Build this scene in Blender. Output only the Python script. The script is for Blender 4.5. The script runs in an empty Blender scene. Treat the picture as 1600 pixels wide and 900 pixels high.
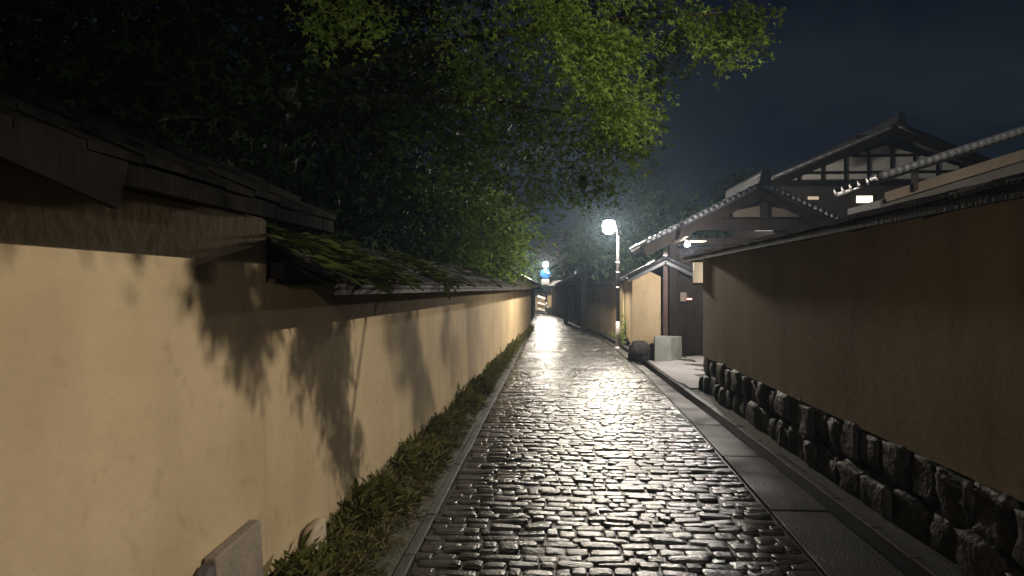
import bpy, math, random
import numpy as np
from mathutils import Vector, Matrix
random.seed(7); RNG = np.random.default_rng(7)
R = math.radians
S = bpy.context.scene; COL = S.collection

# ------------------------------------------------------------------ camera
F = 24/36*1600; YAW = math.atan(64/F); EYE = 1.6
cd = bpy.data.cameras.new('camera'); cam = bpy.data.objects.new('camera', cd); COL.objects.link(cam)
cd.lens = 24; cd.sensor_width = 36; cd.clip_start = .05; cd.clip_end = 3000
cam.location = (0, 0, EYE); cam.rotation_euler = (R(90), 0, YAW); S.camera = cam

# ------------------------------------------------------------------ night sky, moon
MOON_EL, MOON_AZ = R(38), R(150)
w = bpy.data.worlds.new('World'); S.world = w; w.use_nodes = True
nt = w.node_tree; nt.nodes.clear()
sky = nt.nodes.new('ShaderNodeTexSky'); sky.sky_type = 'NISHITA'; sky.sun_disc = False
sky.sun_elevation = MOON_EL; sky.sun_rotation = MOON_AZ
tc = nt.nodes.new('ShaderNodeTexCoord')
mp = nt.nodes.new('ShaderNodeMapping'); mp.inputs['Scale'].default_value = (1.6, 1.6, 3.4)
nz = nt.nodes.new('ShaderNodeTexNoise'); nz.inputs['Scale'].default_value = 2.1; nz.inputs['Detail'].default_value = 5
rp = nt.nodes.new('ShaderNodeValToRGB')
rp.color_ramp.elements[0].position = .40; rp.color_ramp.elements[0].color = (.26, .40, .66, 1)
rp.color_ramp.elements[1].position = .72; rp.color_ramp.elements[1].color = (1.75, 1.6, 1.5, 1)
mx = nt.nodes.new('ShaderNodeMix'); mx.data_type = 'RGBA'; mx.blend_type = 'MULTIPLY'; mx.inputs[0].default_value = 1
bg = nt.nodes.new('ShaderNodeBackground'); bg.inputs['Strength'].default_value = .0034
out = nt.nodes.new('ShaderNodeOutputWorld')
L = nt.links.new
L(tc.outputs['Generated'], mp.inputs['Vector']); L(mp.outputs[0], nz.inputs['Vector']); L(nz.outputs['Fac'], rp.inputs[0])
L(sky.outputs[0], mx.inputs[6]); L(rp.outputs[0], mx.inputs[7]); L(mx.outputs[2], bg.inputs['Color']); L(bg.outputs[0], out.inputs['Surface'])
sd = bpy.data.lights.new('moon', 'SUN'); sd.energy = .004; sd.angle = R(.5); sd.color = (.85, .92, 1)
so = bpy.data.objects.new('moon', sd); COL.objects.link(so)
so.rotation_euler = (R(90)-MOON_EL, 0, R(180)-MOON_AZ)
S.view_settings.view_transform = 'Standard'; S.view_settings.look = 'None'
S.view_settings.exposure = 0; S.view_settings.gamma = 1
try:
    S.view_settings.use_curve_mapping = False
    S.cycles.max_bounces = 8; S.cycles.transparent_max_bounces = 12
    S.cycles.sample_clamp_indirect = 4; S.cycles.use_denoising = True
except Exception: pass

HAZE = .0019
STREET_W, FLOOD_W, GATE_W = 2400, 2150, 280

# ------------------------------------------------------------------ helpers
def at(px, py, Y):
    """point seen at photo pixel px,py at distance Y up the street"""
    u = (px-800)/F; v = -(py-450)/F
    d = (u*math.cos(YAW)-math.sin(YAW), u*math.sin(YAW)+math.cos(YAW), v)
    s = Y/d[1]
    return Vector((d[0]*s, Y, EYE+d[2]*s))

def tag(o, label=None, cat=None, group=None, kind=None):
    if label: o['label'] = label
    if cat: o['category'] = cat
    if group: o['group'] = group
    if kind: o['kind'] = kind
    return o

def thing(name, label, cat, loc=(0, 0, 0), rz=0, group=None):
    o = bpy.data.objects.new(name, None); COL.objects.link(o)
    o.location = loc; o.rotation_euler = (0, 0, rz); o.empty_display_size = .2
    return tag(o, label, cat, group)

def link_mesh(name, verts, faces, mat, parent=None, smooth=False, origin=None):
    me = bpy.data.meshes.new(name)
    me.from_pydata([tuple(v) for v in verts], [], faces); me.update()
    if smooth: me.polygons.foreach_set('use_smooth', [True]*len(me.polygons))
    o = bpy.data.objects.new(name, me); COL.objects.link(o)
    if isinstance(mat, (list, tuple)):
        for m in mat: me.materials.append(m)
    elif mat: me.materials.append(mat)
    if parent:
        o.parent = parent
        M = Matrix.Translation(parent.location) @ parent.rotation_euler.to_matrix().to_4x4()
        if parent.parent: pass
        o.matrix_parent_inverse = Matrix.Identity(4)
        if o.parent and parent.type == 'EMPTY':
            me.transform(M.inverted())
    return o

class MB:
    """collects shapes given in world space; build() links them as one mesh"""
    def __init__(s): s.v = []; s.f = []
    def add(s, vs, fs):
        b = len(s.v); s.v += [Vector(v) for v in vs]; s.f += [tuple(i+b for i in f) for f in fs]; return s
    def hexa(s, p):  # 8 points: bottom 4 ccw, top 4 ccw
        return s.add(p, [(3, 2, 1, 0), (4, 5, 6, 7), (0, 1, 5, 4), (1, 2, 6, 5), (2, 3, 7, 6), (3, 0, 4, 7)])
    def box(s, x0, x1, y0, y1, z0, z1, M=None):
        p = [Vector(q) for q in ((x0, y0, z0), (x1, y0, z0), (x1, y1, z0), (x0, y1, z0), (x0, y0, z1), (x1, y0, z1), (x1, y1, z1), (x0, y1, z1))]
        if M is not None: p = [M @ q for q in p]
        return s.hexa(p)
    def beam(s, a, b, w, h=None, up=(0, 0, 1)):
        a = Vector(a); b = Vector(b); h = h or w; d = (b-a).normalized(); u = Vector(up)
        if abs(d.dot(u)) > .98: u = Vector((1, 0, 0))
        x = d.cross(u).normalized(); y = x.cross(d).normalized()
        p = []
        for c in (a, b):
            p += [c-x*w/2-y*h/2, c+x*w/2-y*h/2, c+x*w/2+y*h/2, c-x*w/2+y*h/2]
        return s.add(p, [(0, 1, 2, 3), (7, 6, 5, 4), (0, 4, 5, 1), (1, 5, 6, 2), (2, 6, 7, 3), (3, 7, 4, 0)])
    def tube(s, pts, rad, n=12, cap=True):
        pts = [Vector(p) for p in pts]
        if not hasattr(rad, '__len__'): rad = [rad]*len(pts)
        vs = []; fs = []
        ref = None
        for i, p in enumerate(pts):
            d = (pts[min(i+1, len(pts)-1)]-pts[max(i-1, 0)]).normalized()
            if ref is None: ref = Vector((1, 0, 0)) if abs(d.x) < .9 else Vector((0, 1, 0))
            x = (ref-d*ref.dot(d)).normalized(); y = d.cross(x); ref = x
            for k in range(n):
                t = 2*math.pi*k/n; vs.append(p+(x*math.cos(t)+y*math.sin(t))*rad[i])
        for i in range(len(pts)-1):
            for k in range(n): fs.append((i*n+k, i*n+(k+1) % n, (i+1)*n+(k+1) % n, (i+1)*n+k))
        if cap: fs.append(tuple(range(n))[::-1]); fs.append(tuple((len(pts)-1)*n+k for k in range(n)))
        return s.add(vs, fs)
    def lathe(s, c, prof, n=24):
        c = Vector(c); vs = []; fs = []
        for r, z in prof:
            for k in range(n):
                t = 2*math.pi*k/n; vs.append(c+Vector((r*math.cos(t), r*math.sin(t), z)))
        for i in range(len(prof)-1):
            for k in range(n): fs.append((i*n+k, i*n+(k+1) % n, (i+1)*n+(k+1) % n, (i+1)*n+k))
        return s.add(vs, fs)
    def build(s, name, mat, parent=None, smooth=False, bevel=0):
        o = link_mesh(name, s.v, s.f, mat, parent, smooth)
        if bevel:
            b = o.modifiers.new('bevel', 'BEVEL'); b.width = bevel; b.segments = 2; b.limit_method = 'ANGLE'
        return o

def mat(name, c1, c2=None, scale=5, *a, stain=0, **k):
    m = mat0(name, c1, c2, scale, *a, **k)
    if stain:                       # water streaks, patches and hairline cracks of the plaster itself
        n = m.node_tree.nodes; l = m.node_tree.links.new; b = n['Principled BSDF']; src = b.inputs['Base Color'].links[0].from_socket
        t = n.new('ShaderNodeTexCoord')
        def layer(scl, vec, lo, hi, dark, src, kind='noise'):
            mp_ = n.new('ShaderNodeMapping'); mp_.inputs['Scale'].default_value = vec; l(t.outputs['Object'], mp_.inputs['Vector'])
            z = n.new('ShaderNodeTexNoise' if kind == 'noise' else 'ShaderNodeTexVoronoi'); z.inputs['Scale'].default_value = scl
            if kind == 'noise': z.inputs['Detail'].default_value = 6
            else: z.feature = 'DISTANCE_TO_EDGE'
            l(mp_.outputs[0], z.inputs['Vector'])
            r_ = n.new('ShaderNodeValToRGB'); r_.color_ramp.elements[0].position = lo; r_.color_ramp.elements[1].position = hi
            r_.color_ramp.elements[0].color = (dark, dark*.97, dark*.93, 1); r_.color_ramp.elements[1].color = (1, 1, 1, 1)
            l(z.outputs['Fac' if kind == 'noise' else 'Distance'], r_.inputs[0])
            x = n.new('ShaderNodeMix'); x.data_type = 'RGBA'; x.blend_type = 'MULTIPLY'; x.inputs[0].default_value = stain
            l(src, x.inputs[6]); l(r_.outputs[0], x.inputs[7]); return x.outputs[2]
        src = layer(2.2, (1, 1, .16), .34, .56, .80, src)
        src = layer(.9, (1, 1, 1), .36, .58, .84, src)
        src = layer(9, (1, 1, 1), .28, .40, .80, src)
        l(src, b.inputs['Base Color'])
    return m

def mat0(name, c1, c2=None, scale=5, rough=.8, bump=0, bscale=40, detail=6, spec=.5, rough2=None, lo=.35, hi=.65, stretch=None, metal=0):
    m = bpy.data.materials.new(name); m.use_nodes = True; n = m.node_tree.nodes; l = m.node_tree.links.new
    b = n['Principled BSDF']; b.inputs['Roughness'].default_value = rough; b.inputs['Specular IOR Level'].default_value = spec
    b.inputs['Metallic'].default_value = metal
    b.inputs['Base Color'].default_value = (*c1, 1)
    t = n.new('ShaderNodeTexCoord'); mpn = n.new('ShaderNodeMapping')
    l(t.outputs['Object'], mpn.inputs['Vector'])
    if stretch: mpn.inputs['Scale'].default_value = stretch
    z = n.new('ShaderNodeTexNoise'); z.inputs['Scale'].default_value = scale; z.inputs['Detail'].default_value = detail; z.inputs['Roughness'].default_value = .6
    l(mpn.outputs[0], z.inputs['Vector'])
    r = n.new('ShaderNodeValToRGB'); r.color_ramp.elements[0].position = lo; r.color_ramp.elements[1].position = hi
    r.color_ramp.elements[0].color = (*c1, 1); r.color_ramp.elements[1].color = (*(c2 or c1), 1)
    l(z.outputs['Fac'], r.inputs[0]); l(r.outputs[0], b.inputs['Base Color'])
    if rough2 is not None:
        q = n.new('ShaderNodeMapRange'); q.inputs['From Min'].default_value = lo; q.inputs['From Max'].default_value = hi
        q.inputs['To Min'].default_value = rough; q.inputs['To Max'].default_value = rough2
        z3 = n.new('ShaderNodeTexNoise'); z3.inputs['Scale'].default_value = scale*.7; z3.inputs['Detail'].default_value = 4
        l(mpn.outputs[0], z3.inputs['Vector']); l(z3.outputs['Fac'], q.inputs[0]); l(q.outputs[0], b.inputs['Roughness'])
    if bump:
        z2 = n.new('ShaderNodeTexNoise'); z2.inputs['Scale'].default_value = bscale; z2.inputs['Detail'].default_value = 5
        l(mpn.outputs[0], z2.inputs['Vector'])
        bp = n.new('ShaderNodeBump'); bp.inputs['Strength'].default_value = bump; bp.inputs['Distance'].default_value = .02
        l(z2.outputs['Fac'], bp.inputs['Height']); l(bp.outputs[0], b.inputs['Normal'])
    return m

def emis(name, col, strength):
    m = bpy.data.materials.new(name); m.use_nodes = True; n = m.node_tree.nodes
    b = n['Principled BSDF']; b.inputs['Base Color'].default_value = (.8, .8, .8, 1)
    b.inputs['Emission Color'].default_value = (*col, 1); b.inputs['Emission Strength'].default_value = strength
    return m

def leafmat(name, c1, c2, trans=.45, rough=.6):
    m = bpy.data.materials.new(name); m.use_nodes = True; n = m.node_tree.nodes; l = m.node_tree.links.new
    n.remove(n['Principled BSDF']); o = n['Material Output']
    g = n.new('ShaderNodeNewGeometry')
    r = n.new('ShaderNodeValToRGB'); r.color_ramp.elements[0].color = (*c1, 1); r.color_ramp.elements[1].color = (*c2, 1)
    l(g.outputs['Random Per Island'], r.inputs[0])
    p = n.new('ShaderNodeBsdfPrincipled'); p.inputs['Roughness'].default_value = rough; p.inputs['Specular IOR Level'].default_value = .12
    t = n.new('ShaderNodeBsdfTranslucent'); a = n.new('ShaderNodeMixShader'); a.inputs[0].default_value = trans
    l(r.outputs[0], p.inputs['Base Color']); l(r.outputs[0], t.inputs['Color'])
    l(p.outputs[0], a.inputs[1]); l(t.outputs[0], a.inputs[2]); l(a.outputs[0], o.inputs['Surface'])
    return m

M = dict(
    plaster=mat('ochre_plaster', (.40, .31, .185), (.46, .36, .225), 1.6, .9, .3, 18, 8, .15, lo=.3, hi=.7, stain=.7),
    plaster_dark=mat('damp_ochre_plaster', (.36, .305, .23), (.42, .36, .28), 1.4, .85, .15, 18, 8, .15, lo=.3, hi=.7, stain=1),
    white=mat('white_plaster', (.62, .60, .57), (.7, .68, .66), 2, .9, .1, 30),
    tan=mat('tan_plaster', (.5, .42, .31), (.56, .47, .35), 2, .9, .1, 30),
    wood=mat('dark_timber', (.012, .009, .0065), (.024, .017, .012), 6, .7, .3, 30, spec=.15, stretch=(1, 1, .2)),
    wood_shaded=mat('shaded_timber', (.004, .0035, .003), (.008, .0065, .005), 6, .9, .3, 30, spec=.04, stretch=(1, 1, .2)),  # dark timber with the near roof's shade put into its colour
    wood_red=mat('reddish_door_timber', (.06, .03, .022), (.085, .045, .032), 5, .6, .2, 30, stretch=(4, 4, .3)),
    shingle=mat('blackened_shingle', (.010, .008, .0065), (.022, .018, .015), 7, .9, .4, 35, rough2=.8, spec=.08),
    ridge=mat('grey_ridge_board', (.10, .092, .08), (.16, .147, .128), 6, .6, .3, 30),
    tile=mat('wet_roof_tile', (.035, .036, .04), (.055, .056, .06), 8, .42, .1, 30, rough2=.32, spec=.35),
    cobble=mat('wet_cobble', (.030, .028, .026), (.06, .055, .05), 1.3, .12, .35, 60, rough2=.38),
    joint=mat('wet_joint', (.012, .011, .010), (.02, .018, .015), 9, .45, .3, 60),
    slab=mat('damp_slab', (.020, .019, .017), (.040, .037, .034), 3, .5, .5, 70, rough2=.75, spec=.35),
    kerb=mat('worn_kerb', (.035, .033, .028), (.07, .066, .056), 5, .6, .3, 60),
    tile_edge=mat('silver_verge_tile', (.11, .114, .12), (.18, .185, .195), 8, .3, .1, 30),
    tan_dim=mat('brown_plaster', (.095, .075, .053), (.12, .097, .068), 3, .9, .1, 30),
    apron=mat('pale_concrete', (.36, .34, .32), (.45, .43, .41), 2, .7, .1, 50),
    earth=mat('dark_earth', (.025, .022, .018), (.04, .034, .026), 2, .95, .4, 20),
    moss=mat('mossy_verge', (.03, .032, .014), (.07, .062, .045), 9, .8, .5, 60),
    rock=mat('rubble_stone', (.022, .02, .017), (.06, .053, .045), 6, .75, 1, 22, rough2=.55, spec=.3),
    granite=mat('grey_granite', (.14, .115, .085), (.21, .17, .13), 5, .8, .4, 40),
    granite_dark=mat('dark_granite', (.05, .045, .042), (.09, .08, .075), 9, .8, .3, 50),
    block=mat('pale_stone_block', (.20, .21, .185), (.27, .28, .25), 4, .8, .2, 40),
    boulder=mat('tan_boulder', (.28, .22, .15), (.36, .29, .2), 8, .85, .3, 30),
    metal=mat('dark_painted_steel', (.045, .042, .04), (.06, .056, .052), 12, .35, .03, 60, metal=.3),
    metal_lt=mat('galvanised_steel', (.42, .41, .40), (.5, .49, .48), 12, .4, .03, 60, metal=.5),
    band=mat('white_band', (.75, .73, .7), (.8, .78, .75), 10, .4),
    blue=mat('blue_sign_paint', (.02, .13, .55), (.025, .15, .6), 10, .4),
    signwhite=mat('white_sign_paint', (.75, .76, .78), (.8, .81, .82), 10, .4),
    bark=mat('bark', (.035, .026, .019), (.07, .055, .042), 9, .9, .6, 25, stretch=(1, 1, .25)),
    house=mat('dark_house_wall', (.04, .034, .03), (.06, .052, .046), 3, .8),
    fern=leafmat('fern_leaf', (.05, .06, .014), (.12, .12, .035), .3),
    fern_dry=leafmat('dry_leaf', (.09, .075, .03), (.16, .13, .06), .2),
    maple=leafmat('maple_leaf', (.045, .08, .012), (.10, .145, .025), .5),
    maple_dark=leafmat('shaded_maple_leaf', (.014, .028, .008), (.03, .05, .014), .25),  # maple leaf darkened: the shade of the crown is put into the colour
    maple_lit=leafmat('lamplit_maple_leaf', (.15, .25, .04), (.27, .36, .08), .5),  # maple leaf brightened: lamplight on the sprays is put into the colour
    bush=leafmat('broad_leaf', (.08, .14, .02), (.16, .22, .045), .5),
    ever=leafmat('evergreen_leaf', (.05, .09, .045), (.10, .15, .075), .4),
    brownleaf=leafmat('reddish_leaf', (.09, .06, .03), (.14, .10, .045), .4),
    moss_leaf=leafmat('roof_moss', (.03, .045, .010), (.07, .095, .022), .3),
    globe=emis('lit_frosted_globe', (1, .93, .80), 140),
    gatelamp=emis('lit_gate_lamp', (1, .95, .95), 30),
    window=emis('lit_window', (1, .86, .62), 2.0),
    window_dim=emis('dim_lit_window', (1, .7, .42), .35),
    shade=emis('lit_paper_shade', (1, .78, .52), .45),
    red=emis('red_indicator', (1, .08, .06), 2.5),
)

b_ = M['cobble'].node_tree.nodes['Principled BSDF']; b_.inputs['Specular IOR Level'].default_value = .5
b_.inputs['Coat Weight'].default_value = .1; b_.inputs['Coat Roughness'].default_value = .25

def interp(tab, y):
    if y <= tab[0][0]: return tab[0][1]
    for i in range(len(tab)-1):
        (a, u), (b, v) = tab[i], tab[i+1]
        if y <= b:
            t = (y-a)/(b-a)
            um = tab[max(i-1, 0)]; vp = tab[min(i+2, len(tab)-1)]
            m0 = (v-um[1])/(b-um[0]) if b != um[0] else 0; m1 = (vp[1]-u)/(vp[0]-a)
            h = b-a; t2 = t*t; t3 = t2*t
            return (2*t3-3*t2+1)*u+(t3-2*t2+t)*h*m0+(-2*t3+3*t2)*v+(t3-t2)*h*m1
    return tab[-1][1]
GROOVE = [(-8, 2.0), (4, 2.02), (8, 2.02), (11, 1.97), (18, 1.86), (22, 1.68), (26, 1.38), (32, .85), (38, .2), (44, -1.3), (52, -5)]
LEFTE = [(-8, -.80), (10, -.79), (20, -.79), (25, -.82), (28, -1.1), (34, -2.4), (40, -4.2), (46, -7), (52, -12)]
gr = lambda y: interp(GROOVE, y)
le = lambda y: interp(LEFTE, y)
cr = lambda y: gr(y)-.05-max(.16, .58-.03*y if y < 13 else .19)
lw = lambda y: -1.50+.025*y            # face of the left wall

# ------------------------------------------------------------------ ground
def sheet(name, fa, fb, z, y0, y1, step, m, nx=1, zf=None):
    vs = []; fs = []; n = int((y1-y0)/step)+1
    for i in range(n+1):
        y = y0+(y1-y0)*i/n
        for k in range(nx+1):
            x = fa(y)+(fb(y)-fa(y))*k/nx
            vs.append((x, y, z if zf is None else zf(x, y, k/nx)))
    for i in range(n):
        for k in range(nx):
            a = i*(nx+1)+k; fs.append((a, a+1, a+nx+2, a+nx+1))
    return link_mesh(name, vs, fs, m)
g = MB(); g.add([(-1500, -1500, -.16), (1500, -1500, -.16), (1500, 1500, -.16), (-1500, 1500, -.16)], [(0, 1, 2, 3)])
tag(g.build('ground', M['earth']), kind='structure')
tag(sheet('road_bed', lambda y: le(y)-.02, lambda y: cr(y)+.01, -.013, -6, 50, .5, M['joint']), kind='structure')

def cobbles():
    vs = []; fs = []
    y = 1.2; rs = random.Random(3)
    while y < 49:
        d = rs.uniform(.08, .12) if y < 16 else rs.uniform(.11, .16)
        x = le(y)+rs.uniform(-.04, .02); xe = cr(y)
        tilt = rs.uniform(-.04, .04); ph = rs.uniform(0, 6)
        while x < xe-.05:
            wd = rs.choice((.09, .12, .15, .19, .24))*rs.uniform(.85, 1.15) * (1 if y < 16 else 1.25)
            wd = min(wd, xe-x)
            if xe-(x+wd) < .08: wd = xe-x
            cx = x+wd/2; cy = y+d/2+tilt*(cx-.4)+.016*math.sin(cx*5+ph)+rs.gauss(0, .009)
            hx = wd/2-.0025; hy = d/2*rs.uniform(.93, 1.03)-.002
            ft = 1 if y < 6 else max(.5, 1-.08*(y-6)); nrm = rs.gauss(0, .036)*ft; nry = rs.gauss(0, .048)*ft; zc = rs.gauss(-.002, .003)
            b = len(vs); corners = []
            for k in range(12):
                t = 2*math.pi*(k+.5)/12; c, s_ = math.cos(t), math.sin(t)
                e = rs.uniform(.24, .46)
                px = hx*math.copysign(abs(c)**e, c)*rs.uniform(.88, 1.04); py = hy*math.copysign(abs(s_)**e, s_)*rs.uniform(.84, 1.06)
                corners.append((px, py))
            for sc, z in ((1.0, -.035), (.985, -.006), (.95, -.0018), (.88, -.0003), (.5, .0007)):
                for px, py in corners:
                    X, Y_ = px*sc, py*sc
                    vs.append((cx+X, cy+Y_, (z if z < -.02 else z*(.4+.6*ft))+zc*ft+(nrm*X+nry*Y_)*(0 if z < -.02 else 1)))
            vs.append((cx, cy, .001*(.4+.6*ft)+zc*ft))
            for q in range(4):
                for k in range(12):
                    fs.append((b+q*12+k, b+q*12+(k+1) % 12, b+(q+1)*12+(k+1) % 12, b+(q+1)*12+k))
            for k in range(12): fs.append((b+48+k, b+48+(k+1) % 12, b+60))
            x += wd
        y += d
    return link_mesh('road', vs, fs, M['cobble'], smooth=True)
tag(cobbles(), kind='structure')
def slabs(name, fa, fb, z, ln, m, seed, drop=.07):
    rs = random.Random(seed); mb = MB(); y = -6
    while y < 50:
        d = ln*rs.uniform(.8, 1.2); y1 = y+d-.012; dz = rs.gauss(0, .0025); j = rs.gauss(0, .004)
        a0, b0, a1, b1 = fa(y), fb(y), fa(y1), fb(y1)
        mb.hexa([(a0+j, y, z-drop), (b0+j, y, z-drop), (b1+j, y1, z-drop), (a1+j, y1, z-drop), (a0+j, y, z+dz), (b0+j, y, z+dz+rs.gauss(0, .002)), (b1+j, y1, z+dz+rs.gauss(0, .002)), (a1+j, y1, z+dz)])
        y += d
    o = mb.build(name, m, bevel=.006); return o
tag(slabs('road_kerb', lambda y: le(y)-.10, lambda y: le(y)-.03, .006, .6, M['kerb'], 1), kind='structure')
tag(slabs('pavement', lambda y: cr(y)+.02, lambda y: gr(y)-.052, .004, 1.7, M['slab'], 2), kind='structure')
# the open drain: a sunken channel with its two sides
gt = MB()
ys = [-6+.5*i for i in range(113)]
for a, b in zip(ys, ys[1:]):
    for o0, z0, o1, z1 in ((-.045, .004, -.045, -.12), (-.045, -.12, .05, -.12), (.05, -.12, .05, .03)):
        gt.add([(gr(a)+o0, a, z0), (gr(b)+o0, b, z0), (gr(b)+o1, b, z1), (gr(a)+o1, a, z1)], [(0, 1, 2, 3)])
tag(gt.build('gutter', M['joint']), kind='structure')
tag(slabs('verge', lambda y: gr(y)+.057, lambda y: gr(y)+.135, .03, .6, M['kerb'], 3), kind='structure')
tag(sheet('verge_bank', lambda y: gr(y)+.14, lambda y: 2.62 if y < 10.7 else gr(y)+1.0, .03, -6, 50, .15, M['moss'], 6,
          lambda x, y, t: .022+.07*t+.012*math.sin(y*7+x*9)*t), kind='structure')
tag(sheet('path', lambda y: 2.125 if y < 11.3 else gr(y)+.10, lambda y: 5.6, .05, 10.75, 15.6, .25, M['apron'], 8,
          lambda x, y, t: .045+.12*t+(.05 if y > 12.6 else 0)*t), kind='structure')
tag(sheet('planting_bed', lambda y: lw(y)-.1, lambda y: le(y)-.102, .02, -6, 27, .3, M['moss'], 4,
          lambda x, y, t: .10*(1-t)+.005+.015*math.sin(y*5+x*7)*(1-t)), kind='structure')

# ------------------------------------------------------------------ plants along the left wall (nobody could count them)
def leaf_template(kind):
    if kind == 'maple':
        v = [(0, 0, 0)]
        lob = [(-125, .55), (-78, .85), (0, 1.05), (78, .85), (125, .55)]
        pts = []
        for i, (a, r_) in enumerate(lob):
            pts.append((a, r_))
            if i < 4: pts.append(((a+lob[i+1][0])/2, .32))
        for a, r_ in pts: v.append((r_*math.sin(R(a))*.6, r_*math.cos(R(a))*.6, -.10*r_))
        f = [(0, i, i+1) for i in range(1, len(v)-1)]
        return np.array(v), f
    if kind == 'blade':
        return np.array([(0, 0, 0), (.13, .45, .06), (0, 1.0, -.05), (-.13, .45, .06)]), [(0, 1, 2), (0, 2, 3)]
    return np.array([(0, -.5, 0), (.27, 0, .07), (0, .55, -.03), (-.27, 0, .07)]), [(0, 1, 2), (0, 2, 3)]

def leaves_mesh(name, pos, size, dirs, kind, mats, parent=None, midx=None, roll=1.0):
    """pos (N,3), size (N,), dirs (N,3): one small folded leaf at each position, its tip along dirs"""
    T, tf = leaf_template(kind); n = len(pos); k = len(T)
    d = dirs/np.linalg.norm(dirs, axis=1, keepdims=True)
    up = np.zeros((n, 3)); up[:, 2] = 1; up += RNG.normal(0, .45*roll, (n, 3))
    x = np.cross(d, up); x /= np.linalg.norm(x, axis=1, keepdims=True)+1e-9
    z = np.cross(x, d)
    V = (pos[:, None, :]+size[:, None, None]*(T[None, :, 0:1]*x[:, None, :]+T[None, :, 1:2]*d[:, None, :]+T[None, :, 2:3]*z[:, None, :])).reshape(-1, 3)
    if parent is not None and parent.type == 'EMPTY': V = V-np.array(parent.location)
    tf = np.array(tf); FF = (tf[None]+(np.arange(n)*k)[:, None, None]).reshape(-1, 3)
    me = bpy.data.meshes.new(name)
    me.vertices.add(len(V)); me.vertices.foreach_set('co', V.ravel())
    me.loops.add(FF.size); me.loops.foreach_set('vertex_index', FF.ravel().astype(np.int32))
    me.polygons.add(len(FF)); me.polygons.foreach_set('loop_start', (np.arange(len(FF))*3).astype(np.int32))
    try: me.polygons.foreach_set('loop_total', np.full(len(FF), 3, np.int32))
    except Exception: pass
    for m in mats: me.materials.append(m)
    if midx is not None: me.polygons.foreach_set('material_index', np.repeat(midx, len(tf)).astype(np.int32))
    me.update(calc_edges=True); me.validate()
    o = bpy.data.objects.new(name, me); COL.objects.link(o)
    if parent is not None: o.parent = parent
    return o

def ground_plants():
    P = []; D = []; Z = []; MI = []
    for i in range(2300):
        y = 2.2+(26-2.2)*random.random()**1.5
        t = random.random()**1.1
        x0, x1 = lw(y)+.03, le(y)-.15
        if x1 < x0+.05: x1 = x0+.05
        x = x0+(x1-x0)*t; zt = .10*(1-t)+.01
        clump = .5+.5*math.sin(y*3.1+math.sin(y*1.3)*2)
        h = random.uniform(.06, .15)*(1.35-.8*t)*(.6+.7*clump)
        dry = random.random() < .25
        for k in range(random.randint(9, 16)):
            a = random.uniform(0, 2*math.pi); e = random.uniform(.15, 1.2)
            d = (math.cos(a)*math.cos(e), math.sin(a)*math.cos(e), math.sin(e))
            r = random.uniform(0, .7)*h
            P.append((x+d[0]*r, y+d[1]*r, zt+d[2]*r)); D.append((d[0], d[1], d[2]*.7-.1)); Z.append(random.uniform(.35, .7)*h+.02); MI.append(1 if dry else 0)
    o = leaves_mesh('ground_cover', np.array(P), np.array(Z), np.array(D), 'blade', [M['fern'], M['fern_dry']], None, np.array(MI))
    tag(o, 'low ferns and moss growing in a strip along the foot of the ochre wall', 'ground cover', kind='stuff')
ground_plants()

# ------------------------------------------------------------------ walls
def rock(cx, cy, cz, sx, sy, sz, rs, n=3):
    """a rounded irregular stone: vertices and faces"""
    import bmesh
    bm = bmesh.new(); bmesh.ops.create_icosphere(bm, subdivisions=n, radius=1)
    f1 = [rs.uniform(1.2, 2.6) for _ in range(3)]; p = [rs.uniform(0, 6) for _ in range(4)]
    vs = []
    for v in bm.verts:
        c = v.co.copy()
        q = Vector([math.copysign(abs(t)**.36, t) for t in c])
        k = 1+.04*math.sin(17*c.x+p[1])*math.sin(15*c.y+p[2])+.03*math.sin(23*c.z+11*c.y+p[0])+.07*math.sin(f1[0]*3*c.x+p[0])+.06*math.sin(f1[1]*3*c.y+p[1])+.06*math.sin(f1[2]*3*c.z+p[2])+.03*math.sin(9*c.x+7*c.z+p[3])
        vs.append((cx+q.x*sx*k, cy+q.y*sy*k, cz+q.z*sz*k))
    fs = [tuple(v.index for v in f.verts) for f in bm.faces]; bm.free()
    return vs, fs

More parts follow.
